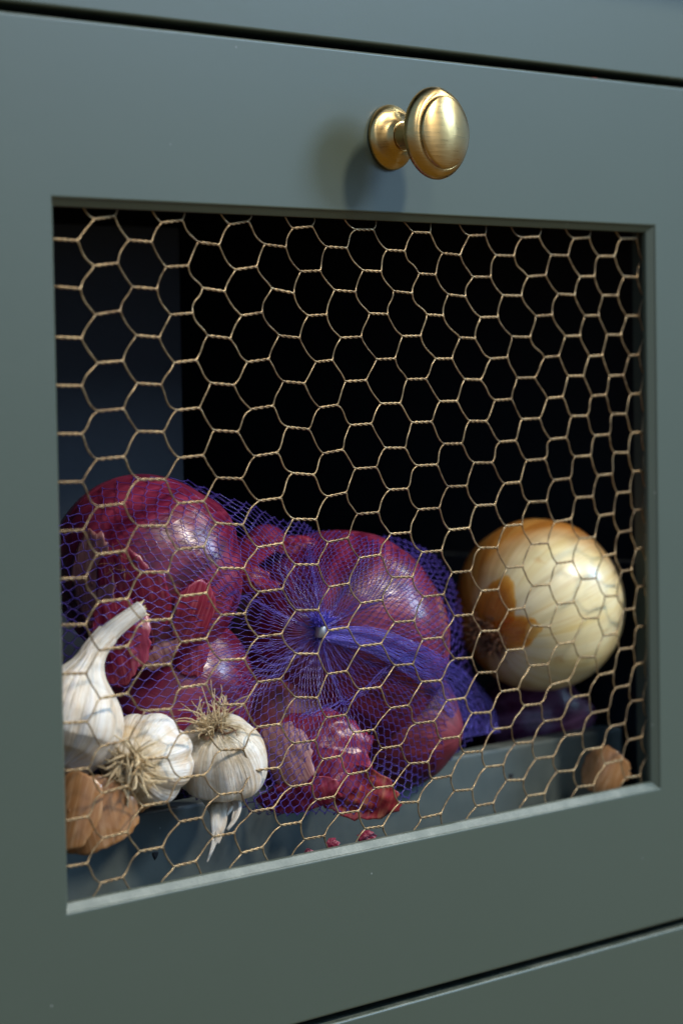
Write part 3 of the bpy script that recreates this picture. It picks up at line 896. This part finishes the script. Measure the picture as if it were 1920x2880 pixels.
loose('red-brown peel in the dark gap left of the clip', 700, 1620, 0.066, vdir(-0.1, 0.4, 0.9), 0.0130, 0.0060, 0.3, 0.4, 77, M['peel_red'], UP + 0.3 * RIGHT, 0.25, 0.12)
loose('pale red peel low in the net under the upper left onion', 430, 1815, 0.050, vdir(-0.1, 0.3, 0.95), 0.0120, 0.0085, 0.3, 0.5, 78, M['peel_pink'], UP - 0.5 * RIGHT, 0.2, 0.08)

# ------------------------------------------------------------------ garlic
def garlic(label, pts, rad, lobes, mat, seed, name='garlic_bulb', lobe_end=0.72, amp=0.10, group='garlic bulbs on the board'):
    S = catmull([px(u, v, Y) for (u, v, Y) in pts], 10)
    tt = np.linspace(0, 1, len(S))
    kk = np.linspace(0, 1, len(rad))
    R_ = np.interp(tt, kk, rad)
    # smooth the radius curve
    R_ = catmull(np.stack([kk, rad], 1), 10)[:, 1]
    R_ = np.clip(np.interp(tt, np.linspace(0, 1, len(R_)), R_), 0.0004, None)
    g = np.random.default_rng(seed)
    edges = np.cumsum(g.uniform(0.7, 1.4, lobes)); edges = edges / edges[-1] * 2 * math.pi
    tw = g.uniform(-0.4, 0.4)
    nzf = value_noise(3, 8, seed + 3, 2.5)
    def prof(th, q):
        th2 = (th + tw * q) % (2 * math.pi)
        i = np.searchsorted(edges, th2) % lobes
        a0 = np.where(i == 0, 0, edges[i - 1]); w = edges[i] - a0
        s = np.sin(np.pi * (th2 - a0) / w)
        k = amp * max(0.0, math.sin(math.pi * min(1, q / lobe_end))) ** 0.6 if q < lobe_end else 0.0
        base = 1 + k * (s ** 0.55 - 0.75)
        D = np.stack([np.cos(th), np.sin(th), np.full(len(th), q * 3)], 1)
        fine = 0.012 * np.sin(th * 19 + seed) * (1 if q > lobe_end * 0.8 else 0.4)
        return base + 0.03 * nzf(D) + fine
    mb = MB(); mb.sweep(S, R_, 64, prof)
    V = mb.v[0]
    b = (V[:, 0].mean(), V[:, 1].mean(), V[:, 2].min())
    o = thing(name, label, 'garlic', b, group)
    mb.build('bulb', mat, o)
    return o, S

gA, SA = garlic('pale clean garlic bulb with a long bent stalk reaching up to the right',
    [(170, 2160, 0.031), (180, 2130, 0.032), (190, 2080, 0.033), (205, 2010, 0.033), (222, 1945, 0.033), (243, 1885, 0.033), (268, 1830, 0.033), (308, 1782, 0.032), (352, 1745, 0.030), (398, 1712, 0.028)],
    [0.004, 0.0140, 0.0190, 0.0198, 0.0158, 0.0080, 0.0046, 0.0039, 0.0034, 0.0032], 7, M['garlic_a'], 3, lobe_end=0.62, amp=0.09)
# the torn wrapper collar and the frayed cut tip of its stalk
tip = SA[-1]; td = SA[-1] - SA[-4]; td /= np.linalg.norm(td)
fibres(tip - td * 0.001, td, 16, 0.35, 0.0032, 0.0005, 12, 0.25, 0.0026).build('frayed_tip', M['root'], gA)
S2 = SA[52:70]
mb = MB(); mb.sweep(S2, np.interp(np.linspace(0, 1, len(S2)), [0, 0.6, 1], [0.0060, 0.0047, 0.0044]), 40, lambda th, q: 1 + 0.10 * q * np.sin(3 * th + 1) + 0.03 * np.sin(9 * th), caps=False)
mb.build('wrapper', M['garlic_a'], gA)

gB, SB = garlic('stained garlic bulb with its curly root end facing out, between the other two bulbs',
    [(366, 2158, 0.0145), (374, 2154, 0.018), (390, 2148, 0.024), (415, 2136, 0.032), (440, 2120, 0.042), (462, 2104, 0.051), (480, 2090, 0.060)],
    [0.0035, 0.0105, 0.0160, 0.0182, 0.0135, 0.0060, 0.0030], 8, M['garlic_b'], 6, lobe_end=0.95, amp=0.13)
rd = SB[0] - SB[6]; rd /= np.linalg.norm(rd)
fibres(SB[0] + rd * 0.0004, rd - 0.2 * UP, 85, 1.7, 0.0135, 0.00064, 15, 2.4, 0.0052, 0.30).build('root_tuft', M['root'], gB)

gC, SC = garlic('dirty garlic bulb with upright roots and a thin split stalk hanging over the board',
    [(604, 2050, 0.0200), (606, 2060, 0.0207), (612, 2092, 0.0227), (619, 2135, 0.0253), (623, 2182, 0.0280), (622, 2222, 0.0295), (619, 2258, 0.0290), (614, 2296, 0.0255)],
    [0.0045, 0.0112, 0.0164, 0.0182, 0.0176, 0.0138, 0.0068, 0.0030], 8, M['garlic_c'], 9, lobe_end=0.80, amp=0.075)
rd = SC[0] - SC[8]; rd /= np.linalg.norm(rd)
fibres(SC[0] + rd * 0.0002, rd + 0.25 * UP, 60, 1.0, 0.0160, 0.00042, 18, 0.8, 0.005).build('root_tuft', M['root'], gC)
fibres(SC[0], rd, 30, 3.0, 0.007, 0.00035, 19, 0.9, 0.005).build('root_mat', M['root_dark'], gC)
def strip(P, w0, w1, seed):
    S_ = catmull([px(*p_) for p_ in P], 8)
    n_ = len(S_)
    mb = MB(); mb.sweep(S_, [w0 + (w1 - w0) * (i / (n_ - 1)) ** 1.3 for i in range(n_)], 10, lambda th, q: 0.30 + 0.70 * np.abs(np.cos(th + 0.6 * q + seed)))
    return mb
for sd, P, w0, w1 in ((0, [(606, 2262, 0.0240), (604, 2310, 0.0205), (604, 2355, 0.0185), (597, 2387, 0.0175), (583, 2424, 0.0168)], 0.0021, 0.0003),
                      (1, [(616, 2262, 0.0238), (614, 2310, 0.0208), (610, 2350, 0.0182), (606, 2374, 0.0177)], 0.0018, 0.0008),
                      (3, [(624, 2258, 0.0240), (628, 2305, 0.0212), (620, 2345, 0.0188), (613, 2372, 0.0180)], 0.0020, 0.0006),
                      (2, [(642, 2236, 0.0255), (668, 2262, 0.0200), (662, 2300, 0.0168), (640, 2334, 0.0162)], 0.0021, 0.0006),
                      (4, [(648, 2240, 0.0255), (660, 2270, 0.0205), (652, 2306, 0.0172)], 0.0016, 0.0004)):
    strip(P, w0, w1, sd).build('stalk', M['garlic_b'], gC)

# ------------------------------------------------------------------ brown peels caught behind the wire
peel_thing('big brown onion peel under the garlic, beside the left frame edge', peel(px(232, 2298, 0.0215), vdir(-0.15, 0.05, 0.98), UP - 0.25 * RIGHT, 0.0190, 0.0150, 0.95, 0.25, 81, 0.10, 0.015, curl=0.15), M['peel_brown'])
peel_thing('curled brown onion peel in the right corner behind the wire', peel(px(1690, 2165, 0.0200), vdir(-0.35, 0.1, 0.9), UP + 0.35 * RIGHT, 0.0120, 0.0105, 1.5, 0.15, 82, 0.13, 0.02, curl=0.5), M['peel_brown'])
peel_thing('smaller brown peel flake lying over the big one by the left frame edge', peel(px(195, 2280, 0.0180), vdir(-0.25, 0.15, 0.95), UP + 0.2 * RIGHT, 0.0115, 0.0150, 0.9, 0.2, 84, 0.09, 0.015, curl=0.15), M['peel_brown'])
peel_thing('ragged yellowish peel scrap under the stained garlic bulb', peel(px(372, 2262, 0.0240), vdir(0.1, -0.1, 0.95), UP, 0.0070, 0.0045, 0.3, 0.6, 83, 0.25, 0.08), M['peel_brown'])
for k, (u, v, s, lab) in enumerate(((935, 2372, 0.0022, 'small crumpled red peel crumb on the frame ledge, wide one'), (868, 2396, 0.0014, 'tiny dark red peel crumb on the frame ledge'), (1030, 2352, 0.0028, 'round red peel crumb at the ledge, farther from the garlic'))):
    peel_thing(lab, peel(px(u, v, 0.0125), vdir(0, 0.3, 0.9), UP, s * 1.3, s, 0.4, 0.4, 90 + k, 0.3, 0.12), M['peel_red'], 'peel_crumb')
c_ = px(1678, 218, 0.002)
peel_thing('tiny orange crumb on the top edge of the wire-fronted drawer', peel((c_[0], 0.003, DZ1 + 0.0005), (0, -0.3, 1), (0, 1, 0), 0.0016, 0.0009, 0.3, 0.3, 97, 0.3, 0.1), M['peel_orange'], 'peel_crumb')

# ------------------------------------------------------------------ the purple net bag
CLIP = np.array([900.0, 1775.0])
OUT = np.array([(1300, 1700), (1300, 1800), (1325, 1880), (1368, 1985), (1358, 2060), (1290, 2115), (1215, 2165), (1160, 2240), (1060, 2282), (900, 2288), (760, 2290), (660, 2270), (520, 2240), (330, 2200), (150, 2150), (60, 1980), (60, 1760), (95, 1600), (165, 1470), (270, 1375), (380, 1338), (500, 1352), (640, 1400), (780, 1458), (900, 1494), (1010, 1506), (1120, 1512), (1215, 1550), (1275, 1620)], float)
ang = np.arctan2(OUT[:, 1] - CLIP[1], OUT[:, 0] - CLIP[0])
rad = np.hypot(OUT[:, 0] - CLIP[0], OUT[:, 1] - CLIP[1])
order = np.argsort(ang); ang, rad = ang[order], rad[order]
ANG = np.concatenate([ang - 2 * math.pi, ang, ang + 2 * math.pi]); RAD = np.concatenate([rad] * 3)
def rho_max(t):
    t = (t + math.pi) % (2 * math.pi) - math.pi
    w = np.array([0.06, 0.24, 0.40, 0.24, 0.06]); s = np.array([-0.06, -0.03, 0, 0.03, 0.06])
    return sum(a * np.interp(t + b, ANG, RAD) for a, b in zip(w, s))
# tension membrane over the onions: depth along the ray for each pixel of a coarse grid
g0, g1, h0, h1, st = 40, 1400, 1320, 2320, 10
gu = np.arange(g0, g1 + 1, st); gv = np.arange(h0, h1 + 1, st)
UU, VV = np.meshgrid(gu, gv)
RD = np.stack([(UU - 960) / FPX, (VV - 1440) / FPX, np.ones_like(UU, float)], -1) @ ROT
def plane_t(Y): return (Y - CAM[1]) / RD[..., 1]
obst = np.full(UU.shape, 9.0)
for o in (o1, o2, o3, o4, o5, o6):
    E = np.stack([o.e1, o.e2, o.ax / o.flat]) / (o.R * 1.012)
    oc = E @ (CAM - o.c)
    dd = RD @ E.T
    a = (dd ** 2).sum(-1); b = dd @ oc; c = oc @ oc - 1
    disc = b * b - a * c
    t_ = np.where(disc > 0, (-b - np.sqrt(np.clip(disc, 0, None))) / a, 9.0)
    obst = np.minimum(obst, t_)
tb = plane_t(0.0485); zb = CAM[2] + RD[..., 2] * tb
obst = np.minimum(obst, np.where(zb < BT + 0.0005, tb, 9.0))
for (pu, pv, pY, pru, prv) in ((915, 2105, 0.0220, 150, 120), (985, 2150, 0.0175, 90, 120), (805, 2120, 0.0205, 80, 105), (995, 2222, 0.0185, 175, 80), (840, 2238, 0.0205, 135, 65), (330, 1800, 0.036, 90, 120), (540, 1820, 0.041, 70, 105), (430, 1815, 0.044, 90, 70)):
    q_ = ((UU - pu) / pru) ** 2 + ((VV - pv) / prv) ** 2
    obst = np.minimum(obst, np.where(q_ < 1, plane_t(pY + 0.006 * np.clip(q_, 0, 1) ** 2), 9.0))
thg = np.arctan2(VV - CLIP[1], UU - CLIP[0]); rhg = np.hypot(VV - CLIP[1], UU - CLIP[0])
inside = rhg < rho_max(thg)
yedge = np.interp(VV, [1320, 1500, 1950, 2120, 2200, 2320], [0.080, 0.078, 0.066, 0.052, 0.042, 0.040])
# where the outline runs in the gap between the onions it sags deeper
edge_t = plane_t(yedge)
D = np.minimum(edge_t, obst)
lim = obst - 0.0006
for it in range(700):
    av = D.copy()
    av[1:-1, 1:-1] = 0.25 * (D[:-2, 1:-1] + D[2:, 1:-1] + D[1:-1, :-2] + D[1:-1, 2:])
    D = np.where(inside, np.minimum(av, lim), np.minimum(edge_t, lim))
D = np.maximum(D, plane_t(0.0098))
def depth_at(u, v):
    fu = np.clip((u - g0) / st, 0, len(gu) - 1.001); fv = np.clip((v - h0) / st, 0, len(gv) - 1.001)
    i, j = int(fv), int(fu); a, b = fv - i, fu - j
    return (D[i, j] * (1 - a) * (1 - b) + D[i + 1, j] * a * (1 - b) + D[i, j + 1] * (1 - a) * b + D[i + 1, j + 1] * a * b)
def net_pt(u, v, lift=0.0):
    return CAM + ray(u, v) * (depth_at(u, v) - lift)

bag = thing('net_bag', 'purple plastic net bag full of red onions, gathered at a grey metal clip', 'net bag', px(900, 2290, 0.03))
class Strands:
    def __init__(self): self.V, self.F, self.n = [], [], 0
    def tube(self, P, r, ns=3):
        P = np.asarray(P)
        T, N, B = frames(P)
        L = len(P)
        th = np.arange(ns) * 2 * math.pi / ns
        V = (P[:, None, :] + r * (np.cos(th)[None, :, None] * N[:, None, :] + np.sin(th)[None, :, None] * B[:, None, :])).reshape(-1, 3)
        for i in range(L - 1):
            for j in range(ns):
                k = (j + 1) % ns
                self.F.append((self.n + i * ns + j, self.n + i * ns + k, self.n + (i + 1) * ns + k, self.n + (i + 1) * ns + j))
        self.V.append(V); self.n += len(V)
    def knot(self, p, r):
        O = np.array([(1, 0, 0), (-1, 0, 0), (0, 1, 0), (0, -1, 0), (0, 0, 1), (0, 0, -1)]) * r + p
        for q in ((0, 2, 4), (2, 1, 4), (1, 3, 4), (3, 0, 4), (2, 0, 5), (1, 2, 5), (3, 1, 5), (0, 3, 5)):
            self.F.append(tuple(self.n + i for i in q))
        self.V.append(O); self.n += 6
    def build(self, name, mat, parent):
        mb = MB(); mb.add(np.vstack(self.V), self.F)
        return mb.build(name, mat, parent)
NA, NK, NB = 124, 25, 7
jit = np.random.default_rng(77)
nzu = value_noise(2, 8, 301, 0.012); nzv = value_noise(2, 8, 302, 0.012)
nodes = {}
for k in range(NK + NB + 1):
    for j in range(NA):
        t = 2 * math.pi * (j + 0.5 * (k % 2)) / NA
        rm = float(rho_max(np.array(t)))
        if k <= NK:
            q = k / NK
            rho = rm * (0.012 + 0.988 * (0.62 * q + 0.38 * q ** 0.6 if q > 0 else 0))
        else:
            rho = rm * (1 - 0.035 * (k - NK))
        fd = math.exp(-(rho / 260) ** 2)
        t = t + fd * (0.10 * math.sin(6 * t + 0.7) + 0.06 * math.sin(11 * t + 2.0) + 0.035 * math.sin(19 * t + 4.0))
        u = CLIP[0] + rho * math.cos(t); v = CLIP[1] + rho * math.sin(t)
        w = min(1.0, rho / 220)
        du = 16 * float(nzu((u, v))) * w + jit.normal(0, 1.1) * w
        dv = 16 * float(nzv((u, v))) * w + jit.normal(0, 1.1) * w
        if k == NK: du *= 0.6; dv *= 0.6
        u += du; v += dv
        if k <= NK:
            gather = 0.0045 * math.exp(-(rho / 45) ** 2)
            nodes[k, j] = net_pt(u, v, gather + 0.00015)
        else:
            m_ = k - NK
            nodes[k, j] = CAM + ray(u, v) * (depth_at(u, v) + 0.0055 * m_ ** 0.9 if True else 0)
SR = 0.00016
front, back = Strands(), Strands()
for k in range(NK + NB):
    S_ = front if k < NK else back
    for j in range(NA):
        p = nodes[k, j]
        for dj in (0, 1):
            j2 = (j + (dj if k % 2 else dj - 1)) % NA
            q = nodes[k + 1, j2]
            d = q - p
            if np.linalg.norm(d) > 0.03: continue
            # strands leave a knot along the pull and cross over in between
            mid = 0.5 * (p + q)
            rdir = np.array([0, 0, 0])
            pj = nodes[k, (j + 1) % NA] - nodes[k, (j - 1) % NA]
            pj = pj / (np.linalg.norm(pj) + 1e-9)
            lat = pj * (d @ pj)
            P = [p, p + 0.30 * d - 0.16 * lat, mid, p + 0.70 * d + 0.16 * lat, q]
            if k < NK and k >= 1:
                P = [x - TOW * (-0.00012) for x in P]
            S_.tube(P, SR * (0.55 + 0.45 * min(1.0, k / 12)))
        if 6 <= k:
            S_.knot(p, SR * 1.7)
net1 = front.build('netting', M['net'], bag); net1['kind'] = 'stuff'
net2 = back.build('netting_back', M['net'], bag); net2['kind'] = 'stuff'
# gathered folds that run from the clip to the edge of the bag
def fold(guide, w0, w1, lift, nst, seed, name='fold'):
    G = catmull(np.array(guide, float), 10)
    Tn = np.gradient(G, axis=0); Tn /= np.linalg.norm(Tn, axis=1)[:, None]
    Nn = np.stack([-Tn[:, 1], Tn[:, 0]], 1)
    L = len(G); tt = np.linspace(0, 1, L)
    W = w0 + (w1 - w0) * tt ** 0.8
    S_ = Strands()
    g = np.random.default_rng(seed)
    for s in range(nst):
        for sl in (-1, 1):
            P = []
            x0 = -1 + 2 * s / (nst - 1)
            ph = g.uniform(0, 6.28)
            for i in range(0, L, 2):
                x = x0 + sl * 0.085 * math.sin(i * 1.15 + s * 3.14) + 0.03 * math.sin(0.35 * i + ph)
                c = G[i] + Nn[i] * W[i] * x
                h = lift * math.sqrt(max(0.0, 1 - min(1, abs(x)) ** 2)) * math.sin(math.pi * min(1.0, 0.12 + tt[i])) ** 0.5
                P.append(net_pt(c[0], c[1], 0.0004 + h * (0.75 + 0.25 * math.sin(5 * x + seed))))
            S_.tube(P, SR * 0.85)
    o = S_.build(name, M['net_band' if nst > 10 else 'net'], bag); o['kind'] = 'stuff'
fold([(905, 1785), (960, 1788), (1040, 1800), (1120, 1832), (1200, 1878), (1275, 1935), (1325, 2005), (1338, 2070)], 16, 66, 0.0055, 19, 401)
fold([(890, 1790), (860, 1830), (800, 1865), (720, 1890), (640, 1905)], 14, 70, 0.002, 5, 402)
fold([(905, 1770), (885, 1700), (850, 1640), (820, 1580)], 10, 45, 0.001, 5, 404)
fold([(915, 1790), (950, 1850), (985, 1905)], 12, 40, 0.0015, 4, 405)
# loose hem of the net from the right fold down to the left
def hem(guide, seed, n=5, amp=9):
    G = catmull(np.array(guide, float), 14)
    S_ = Strands(); g = np.random.default_rng(seed)
    for s in range(n):
        ph = g.uniform(0, 6.28); off = g.uniform(-8, 8)
        P = [net_pt(p[0] + amp * math.sin(i * 0.8 + ph), p[1] + off + amp * math.cos(i * 0.8 + ph * 1.3), 0.002 + 0.0006 * math.sin(i + ph)) for i, p in enumerate(G)]
        S_.tube(catmull(P, 3), SR)
    o = S_.build('hem', M['net'], bag); o['kind'] = 'stuff'
hem([(850, 2010), (930, 1985), (1010, 1950), (1070, 1890), (1130, 1855), (1160, 1850)], 411)
# clip and the cut tail of the net above it
cp = net_pt(901, 1776, 0.0062)
cl = MB()
S = [cp + UP * d + RIGHT * d * 0.08 for d in (-0.0026, -0.0024, 0.0, 0.0022, 0.0024)]
cl.sweep(S, [0.0019, 0.0022, 0.0021, 0.0022, 0.0019], 20, lambda th, q: 1 + 0.10 * np.cos(2 * th))
cl.build('clip', M['clip'], bag)
tail = fibres(cp + UP * 0.0020, UP + 0.10 * RIGHT + 0.25 * TOW, 150, 0.75, 0.0075, 0.00036, 421, 0.5, 0.0016)
o = tail.build('net_tail', M['net_solid'], bag); o['kind'] = 'stuff'
low = fibres(cp - UP * 0.0020, -UP * 0.5 - 0.9 * TOW, 90, 1.6, 0.0070, 0.00022, 422, 0.5, 0.0014)
o = low.build('net_gather', M['net'], bag); o['kind'] = 'stuff'

for o in bpy.data.objects:
    if '_at' in o: del o['_at']
